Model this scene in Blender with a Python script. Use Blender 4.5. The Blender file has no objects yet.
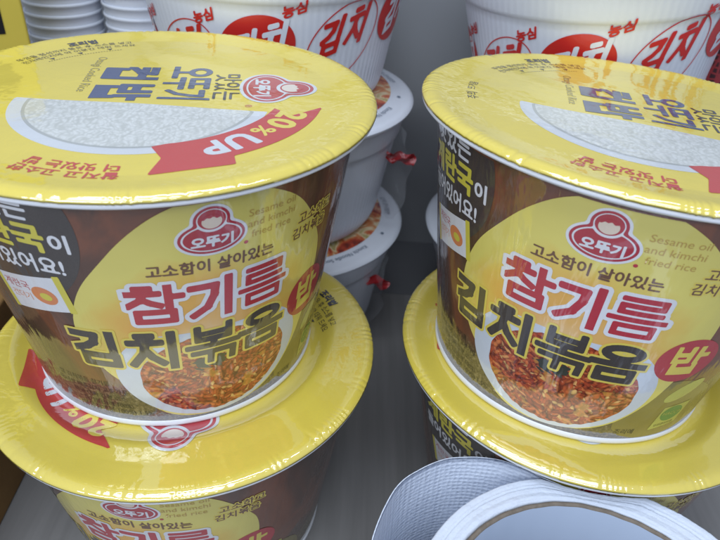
import bpy, math, random
import numpy as np
from mathutils import Matrix, Vector

K = 0.01                      # everything below is written in centimetres
rng = random.Random(7)
nrng = np.random.default_rng(5)
C = bpy.context.scene.collection
SC = bpy.context.scene
PI = math.pi
RAD = math.radians

# ------------------------------------------------------------------ camera
pit, rol, hcam = RAD(35.083), RAD(3.329), 27.03
cd = bpy.data.cameras.new('camera')
cam = bpy.data.objects.new('camera', cd); C.objects.link(cam)
r0, u0, fw = Vector((1, 0, 0)), Vector((0, math.sin(pit), math.cos(pit))), Vector((0, math.cos(pit), -math.sin(pit)))
rt = r0 * math.cos(rol) + u0 * math.sin(rol)
up = -r0 * math.sin(rol) + u0 * math.cos(rol)
cam.matrix_world = Matrix(((rt.x, up.x, -fw.x, 0), (rt.y, up.y, -fw.y, 0), (rt.z, up.z, -fw.z, hcam * K), (0, 0, 0, 1)))
cd.sensor_fit = 'HORIZONTAL'; cd.sensor_width = 36
cd.lens = 36 * 661.1 / 720
cd.shift_x = 2.81 / 720; cd.shift_y = 2.59 / 720
cd.clip_start = 0.005; cd.clip_end = 50
cd.dof.use_dof = True; cd.dof.focus_distance = 0.215; cd.dof.aperture_fstop = 24
SC.camera = cam

# ------------------------------------------------------------------ world and lamps
w = bpy.data.worlds.new('World'); SC.world = w; w.use_nodes = True
w.node_tree.nodes['Background'].inputs[0].default_value = (0.56, 0.66, 0.90, 1)
w.node_tree.nodes['Background'].inputs[1].default_value = 0.50

def lamp(name, loc, target, sx, sy, power, col):
    d = bpy.data.lights.new(name, 'AREA'); d.shape = 'RECTANGLE'; d.size = sx * K; d.size_y = sy * K
    d.energy = power; d.color = col
    o = bpy.data.objects.new(name, d); C.objects.link(o); o.location = Vector(loc) * K
    v = Vector(target) - Vector(loc); o.rotation_euler = v.to_track_quat('-Z', 'Y').to_euler()
    return o
lamp('ceiling_panel', (-12, -35, 140), (0, 22, 5), 120, 60, 10.5, (0.80, 0.89, 1.0))
lamp('ceiling_tube', (-28, -70, 78), (3, 22, 8), 110, 16, 8.2, (0.82, 0.90, 1.0))
lamp('rear_fill', (2, 16, 78), (0, 26, 0), 60, 5, 1.2, (0.85, 0.92, 1.0))  # added fill that brightens the back; no such tube is known

SC.view_settings.view_transform = 'Standard'
SC.view_settings.look = 'None'
SC.view_settings.exposure = -0.10
SC.view_settings.gamma = 1.0

# ------------------------------------------------------------------ materials
class N:
    def __init__(s, name):
        s.m = bpy.data.materials.new(name); s.m.use_nodes = True
        s.t = s.m.node_tree; s.b = s.t.nodes['Principled BSDF']; s.tc = None
    def n(s, ty, **kw):
        nd = s.t.nodes.new(ty)
        for k, v in kw.items():
            if k in nd.inputs.keys() if hasattr(nd.inputs, 'keys') else False:
                nd.inputs[k].default_value = v
            else:
                setattr(nd, k, v)
        return nd
    def l(s, a, b): s.t.links.new(a, b)
    def obj(s):
        if s.tc is None: s.tc = s.t.nodes.new('ShaderNodeTexCoord')
        return s.tc.outputs['Object']
    def mapped(s, scale):
        mp = s.t.nodes.new('ShaderNodeMapping'); s.l(s.obj(), mp.inputs['Vector']); mp.inputs['Scale'].default_value = scale
        return mp.outputs[0]
    def noise(s, scale, detail=3, vec=None, rough=.5, dist=0):
        nd = s.t.nodes.new('ShaderNodeTexNoise'); nd.inputs['Scale'].default_value = scale
        nd.inputs['Detail'].default_value = detail; nd.inputs['Roughness'].default_value = rough; nd.inputs['Distortion'].default_value = dist
        s.l(vec if vec is not None else s.obj(), nd.inputs['Vector'])
        return nd
    def ramp(s, fac, stops, interp='LINEAR'):
        r = s.t.nodes.new('ShaderNodeValToRGB'); s.l(fac, r.inputs[0]); e = r.color_ramp.elements
        r.color_ramp.interpolation = interp
        while len(e) < len(stops): e.new(.5)
        for el, (p, c) in zip(e, stops): el.position = p; el.color = (*c, 1)
        return r.outputs[0]
    def mix(s, fac, a, b, mode='MIX'):
        m = s.t.nodes.new('ShaderNodeMix'); m.data_type = 'RGBA'; m.blend_type = mode
        for sock, v in ((m.inputs[0], fac), (m.inputs[6], a), (m.inputs[7], b)):
            if isinstance(v, (int, float)): sock.default_value = v
            elif isinstance(v, tuple): sock.default_value = (*v, 1)
            else: s.l(v, sock)
        return m.outputs[2]
    def math(s, op, a, b=0.0):
        m = s.t.nodes.new('ShaderNodeMath'); m.operation = op
        for sock, v in zip(m.inputs, (a, b)):
            if isinstance(v, (int, float)): sock.default_value = v
            else: s.l(v, sock)
        return m.outputs[0]
    def bump(s, h, strength, dist):
        b = s.t.nodes.new('ShaderNodeBump'); b.inputs['Strength'].default_value = strength; b.inputs['Distance'].default_value = dist * K
        s.l(h, b.inputs['Height']); return b.outputs[0]
    def set(s, color=None, rough=.5, spec=.5, normal=None, coat=0, coat_rough=.05, coat_ior=1.5, coat_normal=None):
        p = s.b
        if color is not None:
            if isinstance(color, tuple): p.inputs['Base Color'].default_value = (*color, 1)
            else: s.l(color, p.inputs['Base Color'])
        p.inputs['Roughness'].default_value = rough
        p.inputs['Specular IOR Level'].default_value = spec
        if normal is not None: s.l(normal, p.inputs['Normal'])
        p.inputs['Coat Weight'].default_value = coat; p.inputs['Coat Roughness'].default_value = coat_rough; p.inputs['Coat IOR'].default_value = coat_ior
        if coat_normal is not None: s.l(coat_normal, p.inputs['Coat Normal'])
        return s.m

def film_normal(s, side=True):
    """clear shrink film: crinkled, stretched along the height, with a few long slack folds"""
    a = s.noise(90, 3, s.mapped((1, 1, .22)) if side else s.mapped((1, 1, 1)), .55, .6).outputs[0]
    b = s.noise(420, 2, s.mapped((1, 1, .3)), .5).outputs[0]
    c = s.noise(30, 2, s.mapped((1, 1, .45)), .45, 1.0).outputs[0]
    h = s.math('ADD', a, s.math('MULTIPLY', b, .12))
    h = s.math('ADD', h, s.math('MULTIPLY', c, 2.6 if side else 2.0))
    return s.bump(h, .62 if side else .2, .12)

def film(name, col, var=.12, side=True, coat=.9, scale=60, coat_ior=1.95, crough=.09):
    s = N(name)
    nz = s.noise(scale, 4).outputs[0]
    c = s.mix(nz, tuple(x * (1 - var) for x in col), tuple(min(1, x * (1 + var)) for x in col))
    fine = s.noise(2600, 2).outputs[0]
    c = s.mix(s.math('MULTIPLY', fine, .16), c, (.25, .22, .2))
    return s.set(c, .5, .3, None, coat, crough, coat_ior, film_normal(s, side))

M = {}
# side of the rice bowl: dark photograph of jars, grainy olive foot
s = N('bowl_side_print')
nz = s.noise(26, 4, s.mapped((1, 1, .6)), .55, 1.2).outputs[0]
br = s.ramp(nz, [(.30, (.035, .020, .016)), (.47, (.10, .044, .028)), (.58, (.20, .066, .032)), (.72, (.13, .052, .033))])
grain = s.noise(900, 2, None, .7).outputs[0]
ol = s.ramp(grain, [(.36, (.07, .052, .028)), (.55, (.15, .112, .052)), (.70, (.27, .21, .11))])
sep = s.t.nodes.new('ShaderNodeSeparateXYZ'); s.l(s.obj(), sep.inputs[0])
zf = s.math('ADD', sep.outputs[2], s.math('MULTIPLY', s.math('SUBTRACT', s.noise(60, 2).outputs[0], .5), .012))
mk = s.ramp(zf, [(.018, (1, 1, 1)), (.0235, (0, 0, 0))])
M['side'] = s.set(s.mix(mk, br, ol), .5, .3, None, .9, .09, 1.95, film_normal(s))
# yellow burst behind the words, warmer in its middle
s = N('yellow_burst_print')
mp = s.t.nodes.new('ShaderNodeMapping'); s.l(s.obj(), mp.inputs[0]); mp.inputs['Location'].default_value = (.002, .03, -.046)
mp.inputs['Scale'].default_value = (1, .5, 1.1)
ln = s.t.nodes.new('ShaderNodeVectorMath'); ln.operation = 'LENGTH'; s.l(mp.outputs[0], ln.inputs[0])
f = s.math('ADD', ln.outputs['Value'], s.math('MULTIPLY', s.math('SUBTRACT', s.noise(70, 3).outputs[0], .5), .022))
f = s.math('MULTIPLY', f, 20)
M['burst'] = s.set(s.ramp(f, [(0.0, (.82, .60, .34)), (.22, (.80, .47, .15)), (.44, (.78, .42, .08)), (.60, (.77, .53, .10)), (.74, (.76, .65, .15)), (1, (.70, .60, .14))]), .5, .3, None, .9, .09, 1.95, film_normal(s))
M['white_print'] = film('white_print', (.80, .80, .82))
M['bowl_print'] = film('pale_bowl_print', (.66, .71, .78), .1)
M['red_print'] = film('red_print', (.50, .018, .035))
M['logo_red'] = film('emblem_red', (.45, .012, .030))
M['dark_print'] = film('dark_brown_print', (.045, .034, .028))
M['bubble'] = film('dark_bubble_print', (.040, .032, .030), .4)
M['yellow_ink'] = film('yellow_ink', (.80, .63, .09))
M['lime_ink'] = film('lime_ink', (.72, .62, .06))
M['brown_ink'] = film('brown_ink', (.16, .065, .025))
M['faint_ink'] = film('faint_gold_ink', (.52, .33, .06))
M['fine_ink'] = film('fine_ink', (.02, .016, .012))
M['green_ink'] = film('green_ink', (.05, .25, .05))
M['gold_print'] = film('olive_gold_print', (.24, .19, .035), .3)
M['leaf_print'] = film('pale_leaf_print', (.50, .50, .10), .3)
M['orange_ink'] = film('orange_ink', (.75, .24, .08), .3)
M['cream'] = film('cream_print', (.80, .66, .52))
M['seaweed'] = film('seaweed_print', (.018, .024, .014), .5)
# fried rice
s = N('fried_rice_print')
wn = s.noise(170, 2).outputs['Color']
def grains(ang, seed):
    mp = s.t.nodes.new('ShaderNodeMapping'); s.l(s.obj(), mp.inputs[0]); mp.inputs['Rotation'].default_value = (0, ang, 0)
    mp.inputs['Location'].default_value = (seed, 0, 0)
    sc = s.t.nodes.new('ShaderNodeMapping'); s.l(mp.outputs[0], sc.inputs[0]); sc.inputs['Scale'].default_value = (.95, .8, 2.3)
    ad = s.t.nodes.new('ShaderNodeMixRGB'); ad.blend_type = 'ADD'; ad.inputs[0].default_value = .007
    s.l(sc.outputs[0], ad.inputs[1]); s.l(wn, ad.inputs[2])
    v = s.t.nodes.new('ShaderNodeTexVoronoi'); v.inputs['Scale'].default_value = 400; s.l(ad.outputs[0], v.inputs['Vector'])
    sr = s.t.nodes.new('ShaderNodeSeparateColor'); s.l(v.outputs['Color'], sr.inputs[0])
    c = s.ramp(sr.outputs[0], [(0, (.20, .022, .010)), (.3, (.44, .060, .018)), (.65, (.62, .13, .035)), (.88, (.70, .24, .07)), (.96, (.80, .50, .18))])
    dk = s.ramp(v.outputs['Distance'], [(.10, (1.15, 1.1, 1.05)), (.45, (.85, .8, .75)), (.80, (.26, .13, .10))])
    return s.mix(1.0, c, dk, 'MULTIPLY')
pk = s.noise(210, 2).outputs[0]
gc = s.mix(s.ramp(pk, [(.47, (0, 0, 0)), (.49, (1, 1, 1))]), grains(.5, .1), grains(-.6, .3))
pk2 = s.noise(190, 2, s.mapped((1, 1, -1))).outputs[0]
gc = s.mix(s.ramp(pk2, [(.54, (0, 0, 0)), (.56, (1, 1, 1))]), gc, grains(1.5, .7))
gl_ = s.ramp(s.noise(1500, 2).outputs[0], [(.66, (0, 0, 0)), (.74, (1, 1, 1))])
gc = s.mix(s.math('MULTIPLY', gl_, .35), gc, (.85, .55, .38))
big = s.noise(150, 2).outputs[0]
gc = s.mix(s.ramp(big, [(.60, (0, 0, 0)), (.64, (1, 1, 1))]), gc, s.mix(.5, gc, (.72, .36, .05)))
M['rice_red'] = s.set(gc, .5, .3, None, .9, .09, 1.95, film_normal(s))
# white rice in the lid picture
s = N('white_rice_print')
vo = s.t.nodes.new('ShaderNodeTexVoronoi'); vo.inputs['Scale'].default_value = 520
dn = s.t.nodes.new('ShaderNodeMixRGB'); dn.blend_type = 'ADD'; dn.inputs[0].default_value = .010
s.l(s.mapped((1, 1.7, 1)), dn.inputs[1]); s.l(s.noise(160, 2).outputs['Color'], dn.inputs[2]); s.l(dn.outputs[0], vo.inputs['Vector'])
M['rice_white'] = s.set(s.ramp(vo.outputs['Distance'], [(.2, (.74, .75, .72)), (.8, (.56, .57, .53))]), .5, .3, None, .95, .05, 2.5, film_normal(s, False))

LIDKW = dict(side=False, coat=.95, coat_ior=2.5, crough=.05)
M['lid_yellow'] = film('lid_yellow', (.84, .665, .075), .05, **LIDKW)
M['l_white'] = film('lid_white_print', (.70, .73, .76), .05, **LIDKW)
M['l_red'] = film('lid_red_print', (.60, .035, .030), .05, **LIDKW)
M['l_logo'] = film('lid_emblem_red', (.50, .014, .030), .05, **LIDKW)
M['l_blue'] = film('lid_blue_ink', (.055, .085, .20), .1, **LIDKW)
M['l_ink'] = film('lid_dark_ink', (.035, .035, .045), .1, **LIDKW)
M['l_grey'] = film('lid_grey_ink', (.38, .33, .12), .1, **LIDKW)
M['l_yellow'] = film('lid_yellow_ink', (.86, .70, .10), .05, **LIDKW)
M['l_rim'] = film('lid_bowl_edge_print', (.46, .48, .46), .2, **LIDKW)
M['l_pale'] = film('lid_pale_yellow_print', (.83, .70, .20), .05, **LIDKW)
M['l_cream'] = film('lid_cream_print', (.80, .70, .60), .05, **LIDKW)

def plain(name, col, rough=.5, spec=.5, var=.06, scale=40, bump=None, coat=0, crough=.1):
    s = N(name)
    c = s.mix(s.noise(scale, 4).outputs[0], tuple(x * (1 - var) for x in col), tuple(min(1, x * (1 + var)) for x in col))
    nm = None
    if bump: nm = s.bump(s.noise(bump[0], 3).outputs[0], bump[1], bump[2])
    return s.set(c, rough, spec, nm, coat, crough, 1.5)
M['rim_white'] = plain('white_rim_plastic', (.78, .79, .82), .3, .5, .03, 50, (300, .2, .02), .4)
M['foam'] = plain('white_foam', (.71, .74, .80), .42, .4, .03, 30, (700, .15, .02), .35, .15)
M['foam_red'] = plain('red_foam_ink', (.58, .022, .018), .4, .4, .08, 60, None, .35, .15)
M['foam_grey'] = plain('grey_foam_ink', (.16, .20, .26), .5, .3)
M['cup'] = plain('white_cup_plastic', (.68, .71, .78), .4, .4, .04)
s = N('noodle_picture_print')
nz = s.noise(55, 4, None, .6, 1.8)
pic = s.ramp(nz.outputs[0], [(.30, (.12, .015, .008)), (.42, (.50, .06, .02)), (.50, (.62, .25, .08)), (.57, (.74, .60, .38)), (.66, (.38, .30, .06)), (.78, (.72, .66, .52))])
M['noodles'] = s.set(pic, .4, .4, None, .6, .08)
s = N('paper_tissue')
vo = s.t.nodes.new('ShaderNodeTexVoronoi'); vo.inputs['Scale'].default_value = 560; vo.inputs['Randomness'].default_value = .3; s.l(s.obj(), vo.inputs['Vector'])
hh = s.math('ADD', vo.outputs['Distance'], s.math('MULTIPLY', s.noise(1500, 3).outputs[0], .3))
M['tissue'] = s.set(s.mix(s.noise(1200, 3).outputs[0], (.63, .69, .81), (.74, .79, .88)), .95, .1, s.bump(hh, .95, .05))
M['tissue'].node_tree.nodes['Principled BSDF'].inputs['Subsurface Weight'].default_value = 0
s = N('layered_tissue_edge')
hh = s.noise(700, 5, None, .7).outputs[0]
M['tissue_edge'] = s.set(s.mix(hh, (.60, .65, .74), (.70, .75, .84)), .95, .1, s.bump(hh, .6, .04))
M['board'] = plain('grey_cardboard', (.20, .165, .13), .9, .1, .35, 500, (900, .6, .03))
M['core_in'] = plain('pale_core_lining', (.44, .51, .63), .6, .3, .04)
M['carton_brown'] = plain('brown_carton_board', (.24, .135, .05), .8, .2, .3, 40, (400, .3, .03))
M['carton_yellow'] = plain('yellow_carton_print', (.60, .47, .07), .5, .3, .06)
M['carton_black'] = plain('black_carton_print', (.012, .011, .012), .5, .3)
s = N('red_net_weave')
br = s.t.nodes.new('ShaderNodeTexVoronoi'); br.inputs['Scale'].default_value = 330; br.feature = 'DISTANCE_TO_EDGE'; br.distance = 'EUCLIDEAN'
br.inputs['Randomness'].default_value = .15; s.l(s.obj(), br.inputs['Vector'])
M['net'] = s.set(s.ramp(br.outputs[0], [(.10, (.28, .03, .035)), (.2, (.045, .012, .016))]), .5, .4)
# shelf: dark wood-grain laminate
s = N('shelf_laminate')
gr = s.noise(30, 5, s.mapped((1, .07, 1)), .6, .8).outputs[0]
g2 = s.noise(240, 3, s.mapped((1, .04, 1)), .6).outputs[0]
cc = s.ramp(s.math('ADD', s.math('MULTIPLY', gr, .7), s.math('MULTIPLY', g2, .3)), [(.3, (.17, .162, .155)), (.7, (.27, .26, .25))])
M['shelf'] = s.set(cc, .45, .35, s.bump(g2, .15, .02))
M['rear_gap'] = plain('dark_rear_gap', (.16, .16, .165), .7, .2)  # darkness of the rear gap put into the sheet's colour
M['wall'] = plain('grey_back_panel', (.31, .315, .325), .7, .25, .08, 12)
# thin clear film
def clear(name, tint, alpha):
    s = N(name); t = s.t
    tr = t.nodes.new('ShaderNodeBsdfTransparent'); tr.inputs[0].default_value = (*tint, 1)
    s.set((.75, .77, .80), .12, .6)
    nm = s.bump(s.noise(160, 3).outputs[0], .7, .15); s.l(nm, s.b.inputs['Normal'])
    mx = t.nodes.new('ShaderNodeMixShader'); mx.inputs[0].default_value = alpha
    s.l(tr.outputs[0], mx.inputs[1]); s.l(s.b.outputs[0], mx.inputs[2]); s.l(mx.outputs[0], t.nodes['Material Output'].inputs[0])
    return s.m
M['clear'] = clear('clear_shrink_film', (.98, .98, .99), .10)
M['film_red'] = plain('red_film_print', (.40, .02, .025), .3, .5, .3, 100)

# ------------------------------------------------------------------ mesh helpers
def link_mesh(name, verts, faces, mats, idx=None, parent=None, smooth=True):
    me = bpy.data.meshes.new(name)
    v = np.asarray(verts, float) * K
    me.from_pydata(v.tolist(), [], faces)
    if not isinstance(mats, (list, tuple)): mats = [mats]
    for m in mats: me.materials.append(m)
    if idx is not None: me.polygons.foreach_set('material_index', np.asarray(idx, np.int32))
    me.polygons.foreach_set('use_smooth', np.full(len(me.polygons), smooth))
    me.update()
    o = bpy.data.objects.new(name, me); C.objects.link(o)
    if parent: o.parent = parent
    return o

def lathe(profile, seg=180, closed=False, fn=None):
    """profile [(r,z)]; fn(r,z,theta)->(r,z)"""
    th = np.arange(seg) * 2 * PI / seg
    P = []
    for r, z in profile:
        rr, zz = np.full(seg, float(r)), np.full(seg, float(z))
        if fn: rr, zz = fn(rr, zz, th)
        P.append(np.stack([rr * np.cos(th), rr * np.sin(th), zz], 1))
    V = np.concatenate(P); n = len(profile); F = []
    rows = list(range(n - 1))
    for i in rows:
        a, b = i * seg, (i + 1) * seg
        for j in range(seg):
            k = (j + 1) % seg
            F.append((a + j, a + k, b + k, b + j))
    if closed:
        a, b = (n - 1) * seg, 0
        for j in range(seg):
            k = (j + 1) % seg
            F.append((a + j, a + k, b + k, b + j))
    return V, F

def cap(V, F, row, seg, flip=False):
    ids = [row * seg + j for j in range(seg)]
    F.append(tuple(ids[::-1] if flip else ids))

# ------------------------------------------------------------------ flat print: distance fields -> faces
def seg_dist(P, A, B):
    A = np.asarray(A, float); B = np.asarray(B, float); out = np.full(len(P), 1e9)
    for a, b in zip(A, B):
        ab = b - a; t = np.clip(((P - a) @ ab) / max(ab @ ab, 1e-12), 0, 1)
        d = P - (a + t[:, None] * ab); np.minimum(out, d[:, 0] ** 2 + d[:, 1] ** 2, out=out)
    return np.sqrt(out)
def poly_sdf(P, pts):
    pts = np.asarray(pts, float); q = np.roll(pts, -1, 0)
    d = seg_dist(P, pts, q); ins = np.zeros(len(P), bool)
    for a, b in zip(pts, q):
        if a[1] == b[1]: continue
        c = ((a[1] > P[:, 1]) != (b[1] > P[:, 1])) & (P[:, 0] < (b[0] - a[0]) * (P[:, 1] - a[1]) / (b[1] - a[1]) + a[0])
        ins ^= c
    return np.where(ins, -d, d)
def chaikin(p, n=2):
    p = np.asarray(p, float)
    for _ in range(n):
        q = np.roll(p, -1, 0); p = np.stack([.75 * p + .25 * q, .25 * p + .75 * q], 1).reshape(-1, 2)
    return p
def ell_sdf(P, cx, cy, rx, ry):
    x, y = (P[:, 0] - cx), (P[:, 1] - cy)
    k0 = np.hypot(x / rx, y / ry); k1 = np.hypot(x / rx ** 2, y / ry ** 2)
    return np.where(k1 > 1e-9, k0 * (k0 - 1) / np.maximum(k1, 1e-9), -min(rx, ry))

_font = {}
def text_mesh(txt):
    """text set at size 1, centred; returns (verts, tris)"""
    if txt in _font: return _font[txt]
    c = bpy.data.curves.new('glyphs', 'FONT'); c.body = txt; c.size = 1; c.align_x = 'CENTER'; c.resolution_u = 3
    o = bpy.data.objects.new('glyphs', c); m = o.to_mesh()
    v = np.array([x.co[:2] for x in m.vertices]).reshape(-1, 2)
    f = [tuple(p.vertices) for p in m.polygons]
    o.to_mesh_clear(); bpy.data.objects.remove(o); bpy.data.curves.remove(c)
    if len(v): v[:, 0] -= (v[:, 0].min() + v[:, 0].max()) / 2
    _font[txt] = (v, f); return v, f
def text_sdf_fn(txt, x, y, size, sx=1.0):
    v, f = text_mesh(txt); v = v * size * np.array([sx, 1]) + np.array([x, y])
    cnt = {}
    for p in f:
        for i in range(len(p)):
            a, b = p[i], p[(i + 1) % len(p)]; ka = tuple(np.round(v[a], 5)); kb = tuple(np.round(v[b], 5))
            e = (min(ka, kb), max(ka, kb)); cnt[e] = cnt.get(e, 0) + 1
    ed = [e for e, c in cnt.items() if c == 1]
    A = np.array([e[0] for e in ed]); B = np.array([e[1] for e in ed])
    def fn(P):
        d = seg_dist(P, A, B); ins = np.zeros(len(P), bool)
        for p in f:
            for i in range(1, len(p) - 1):
                a, b, c = v[p[0]], v[p[i]], v[p[i + 1]]
                s1 = (b[0]-a[0])*(P[:,1]-a[1])-(b[1]-a[1])*(P[:,0]-a[0])
                s2 = (c[0]-b[0])*(P[:,1]-b[1])-(c[1]-b[1])*(P[:,0]-b[0])
                s3 = (a[0]-c[0])*(P[:,1]-c[1])-(a[1]-c[1])*(P[:,0]-c[0])
                ins |= ((s1 >= 0) & (s2 >= 0) & (s3 >= 0)) | ((s1 <= 0) & (s2 <= 0) & (s3 <= 0))
        return np.where(ins, -d, d)
    return fn, (v[:, 0].min(), v[:, 1].min(), v[:, 0].max(), v[:, 1].max())

def ellpts(cx, cy, rx, ry, n=20):
    return [(cx + rx * math.cos(i * 2 * PI / n), cy + ry * math.sin(i * 2 * PI / n)) for i in range(n + 1)]
# hand-cut poster letters: strokes in a unit box, (points, half width)
G = {
 '참': [[(.24,.99),(.46,.99)], [(.06,.84),(.60,.84)], [(.35,.82),(.28,.66),(.06,.50)], [(.33,.68),(.46,.58),(.62,.50)], [(.78,1.02),(.78,.44)], [(.78,.73),(1.0,.73)], [(.2,.31),(.84,.31),(.84,.04),(.2,.04),(.2,.31)]],
 '기': [[(.06,.88),(.56,.88),(.53,.62),(.38,.30),(.08,.10)], [(.84,1.02),(.84,-.02)]],
 '름': [[(.13,.98),(.87,.98),(.87,.81),(.13,.81),(.13,.63),(.89,.63)], [(-.02,.445),(1.02,.445)], [(.14,.27),(.86,.27),(.86,.03),(.14,.03),(.14,.27)]],
 '김': [[(.06,.92),(.52,.92),(.47,.70),(.30,.56),(.05,.46)], [(.82,1.02),(.82,.44)], [(.2,.31),(.84,.31),(.84,.04),(.2,.04),(.2,.31)]],
 '치': [[(.22,.99),(.46,.99)], [(.04,.79),(.62,.79)], [(.34,.79),(.28,.48),(.04,.14)], [(.33,.56),(.44,.36),(.64,.16)], [(.85,1.02),(.85,-.02)]],
 '볶': [[(.18,1.0),(.18,.66),(.82,.66),(.82,1.0)], [(.18,.83),(.82,.83)], [(.5,.66),(.5,.48)], [(-.02,.46),(1.02,.46)], [(.08,.27),(.44,.27),(.42,-.02)], [(.56,.27),(.92,.27),(.90,-.02)]],
 '음': [ellpts(.5,.82,.34,.155), [(-.02,.50),(1.02,.50)], [(.16,.30),(.84,.30),(.84,.04),(.16,.04),(.16,.30)]],
 '밥': [[(.10,1.0),(.10,.50),(.52,.50),(.52,1.0)], [(.10,.76),(.52,.76)], [(.78,1.02),(.78,.44)], [(.78,.74),(1.02,.74)], [(.2,.34),(.2,.0),(.82,.0),(.82,.34)], [(.2,.18),(.82,.18)]],
 '오': [ellpts(.5,.74,.34,.22), [(.5,.5),(.5,.16)], [(-.02,.13),(1.02,.13)]],
 '뚜': [[(.46,.96),(.08,.96),(.08,.60),(.46,.60)], [(.94,.96),(.56,.96),(.56,.60),(.94,.60)], [(-.02,.36),(1.02,.36)], [(.5,.36),(.5,-.04)]],
 '컵': [[(.08,.95),(.48,.95),(.43,.68),(.08,.48)], [(.10,.75),(.42,.75)], [(.82,1.02),(.82,.44)], [(.60,.72),(.82,.72)], [(.2,.34),(.2,.0),(.82,.0),(.82,.34)], [(.2,.18),(.82,.18)]],
}
def glyph_fn(items, hw, shear=0.0):
    """items: [(char, x, y, w, h)]; union of strokes with half width hw (cm)"""
    A, B, HW = [], [], []; xs, ys = [], []
    for ch, x, y, gw, gh in items:
        for st in G[ch]:
            p = [(x + a * gw + shear * b * gh, y + b * gh) for a, b in st]
            A += p[:-1]; B += p[1:]; HW += [hw * {'름': .76, '볶': .82, '음': .92, '참': .95}.get(ch, 1)] * (len(p) - 1); xs += [q[0] for q in p]; ys += [q[1] for q in p]
    A, B = np.array(A), np.array(B)
    def fn(P):
        # slightly squared ends: blend of round and box distance
        out = np.full(len(P), 1e9)
        for a, b, q_ in zip(A, B, HW):
            ab = b - a; L = math.hypot(*ab) + 1e-9; t = ab / L; n = np.array([-t[1], t[0]])
            m = (a + b) / 2; q = P - m
            dx = np.abs(q @ t) - L / 2 - q_ * .38; dy = np.abs(q @ n) - q_ * .38
            d = np.hypot(np.maximum(dx, 0), np.maximum(dy, 0)) + np.minimum(np.maximum(dx, dy), 0) - q_ * .62
            np.minimum(out, d, out=out)
        return out
    return fn, (min(xs), min(ys), max(xs), max(ys))

class Print:
    """collects flat shapes; build() wraps them on a surface with wrap(X, Y, lift)"""
    def __init__(s): s.V = []; s.F = []; s.I = []; s.mats = []; s.n = 0
    def mi(s, m):
        if m not in s.mats: s.mats.append(m)
        return s.mats.index(m)
    def raw(s, v2, faces, layer, mat, warp=None):
        v2 = np.asarray(v2, float)
        if warp: v2 = warp(v2)
        s.V.append(np.c_[v2, np.full(len(v2), layer)]); k = s.mi(mat)
        s.F += [tuple(i + s.n for i in f) for f in faces]; s.I += [k] * len(faces); s.n += len(v2)
    def text(s, txt, x, y, size, layer, mat, sx=1.0, warp=None, rot=0):
        v, f = text_mesh(txt); v = v * size * np.array([sx, 1])
        if rot: c, n = math.cos(rot), math.sin(rot); v = v @ np.array([[c, n], [-n, c]])
        s.raw(v + np.array([x, y]), f, layer, mat, warp)
    def shape(s, fn, box, h, layer, mat, level=0.0, warp=None):
        x0, y0, x1, y1 = box; pad = h * 2 + max(level, 0)
        xs = np.arange(x0 - pad, x1 + pad + h, h); ys = np.arange(y0 - pad, y1 + pad + h, h)
        X, Y = np.meshgrid(xs, ys); P = np.stack([X.ravel(), Y.ravel()], 1)
        D = (fn(P) - level).reshape(X.shape); D[np.abs(D) < 1e-7] = 1e-7
        ny, nx = D.shape; ins = D < 0
        cnt = ins[:-1, :-1].astype(int) + ins[1:, :-1] + ins[:-1, 1:] + ins[1:, 1:]
        ids = np.arange(ny * nx).reshape(ny, nx)
        fy, fx = np.where(cnt == 4)
        faces = np.stack([ids[fy, fx], ids[fy, fx + 1], ids[fy + 1, fx + 1], ids[fy + 1, fx]], 1).tolist()
        extra = []; cache = {}
        base = ny * nx
        def cut(a, b):
            k = (min(a, b), max(a, b))
            if k not in cache:
                da, db = D.flat[a], D.flat[b]; t = da / (da - db)
                extra.append(P[a] + t * (P[b] - P[a])); cache[k] = base + len(extra) - 1
            return cache[k]
        for cy, cx in zip(*np.where((cnt > 0) & (cnt < 4))):
            q = (ids[cy, cx], ids[cy, cx + 1], ids[cy + 1, cx + 1], ids[cy + 1, cx]); poly = []
            for i in range(4):
                a, b = int(q[i]), int(q[(i + 1) % 4]); ia, ib = D.flat[a] < 0, D.flat[b] < 0
                if ia: poly.append(a)
                if ia != ib: poly.append(cut(a, b))
            if len(poly) > 2: faces.append(poly)
        if not faces: return
        allv = np.concatenate([P, np.array(extra).reshape(-1, 2)]) if extra else P
        used = np.unique(np.concatenate([np.array(f) for f in faces])); remap = -np.ones(len(allv), int); remap[used] = np.arange(len(used))
        s.raw(allv[used], [[int(remap[i]) for i in f] for f in faces], layer, mat, warp)
    def build(s, name, wrap, parent):
        V = np.concatenate(s.V)
        return link_mesh(name, wrap(V[:, 0], V[:, 1], V[:, 2]), s.F, s.mats, s.I, parent)

# ------------------------------------------------------------------ fitted sizes of the yellow rice bowl
RB_, RT_, HB = 5.126, 6.604, 9.781
LID_R, DEPTH = 7.25, .10
def side_r(z): return RB_ + (RT_ - RB_) * z / (HB - .8)
LIFT0, LIFT = .006, .003
def wrap_side(X, Y, L):
    ph = X / 5.85; r = side_r(Y) + LIFT0 + L * LIFT
    return np.stack([r * np.sin(ph), -r * np.cos(ph), Y], 1)
D2X = RAD(1) * 5.85

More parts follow.
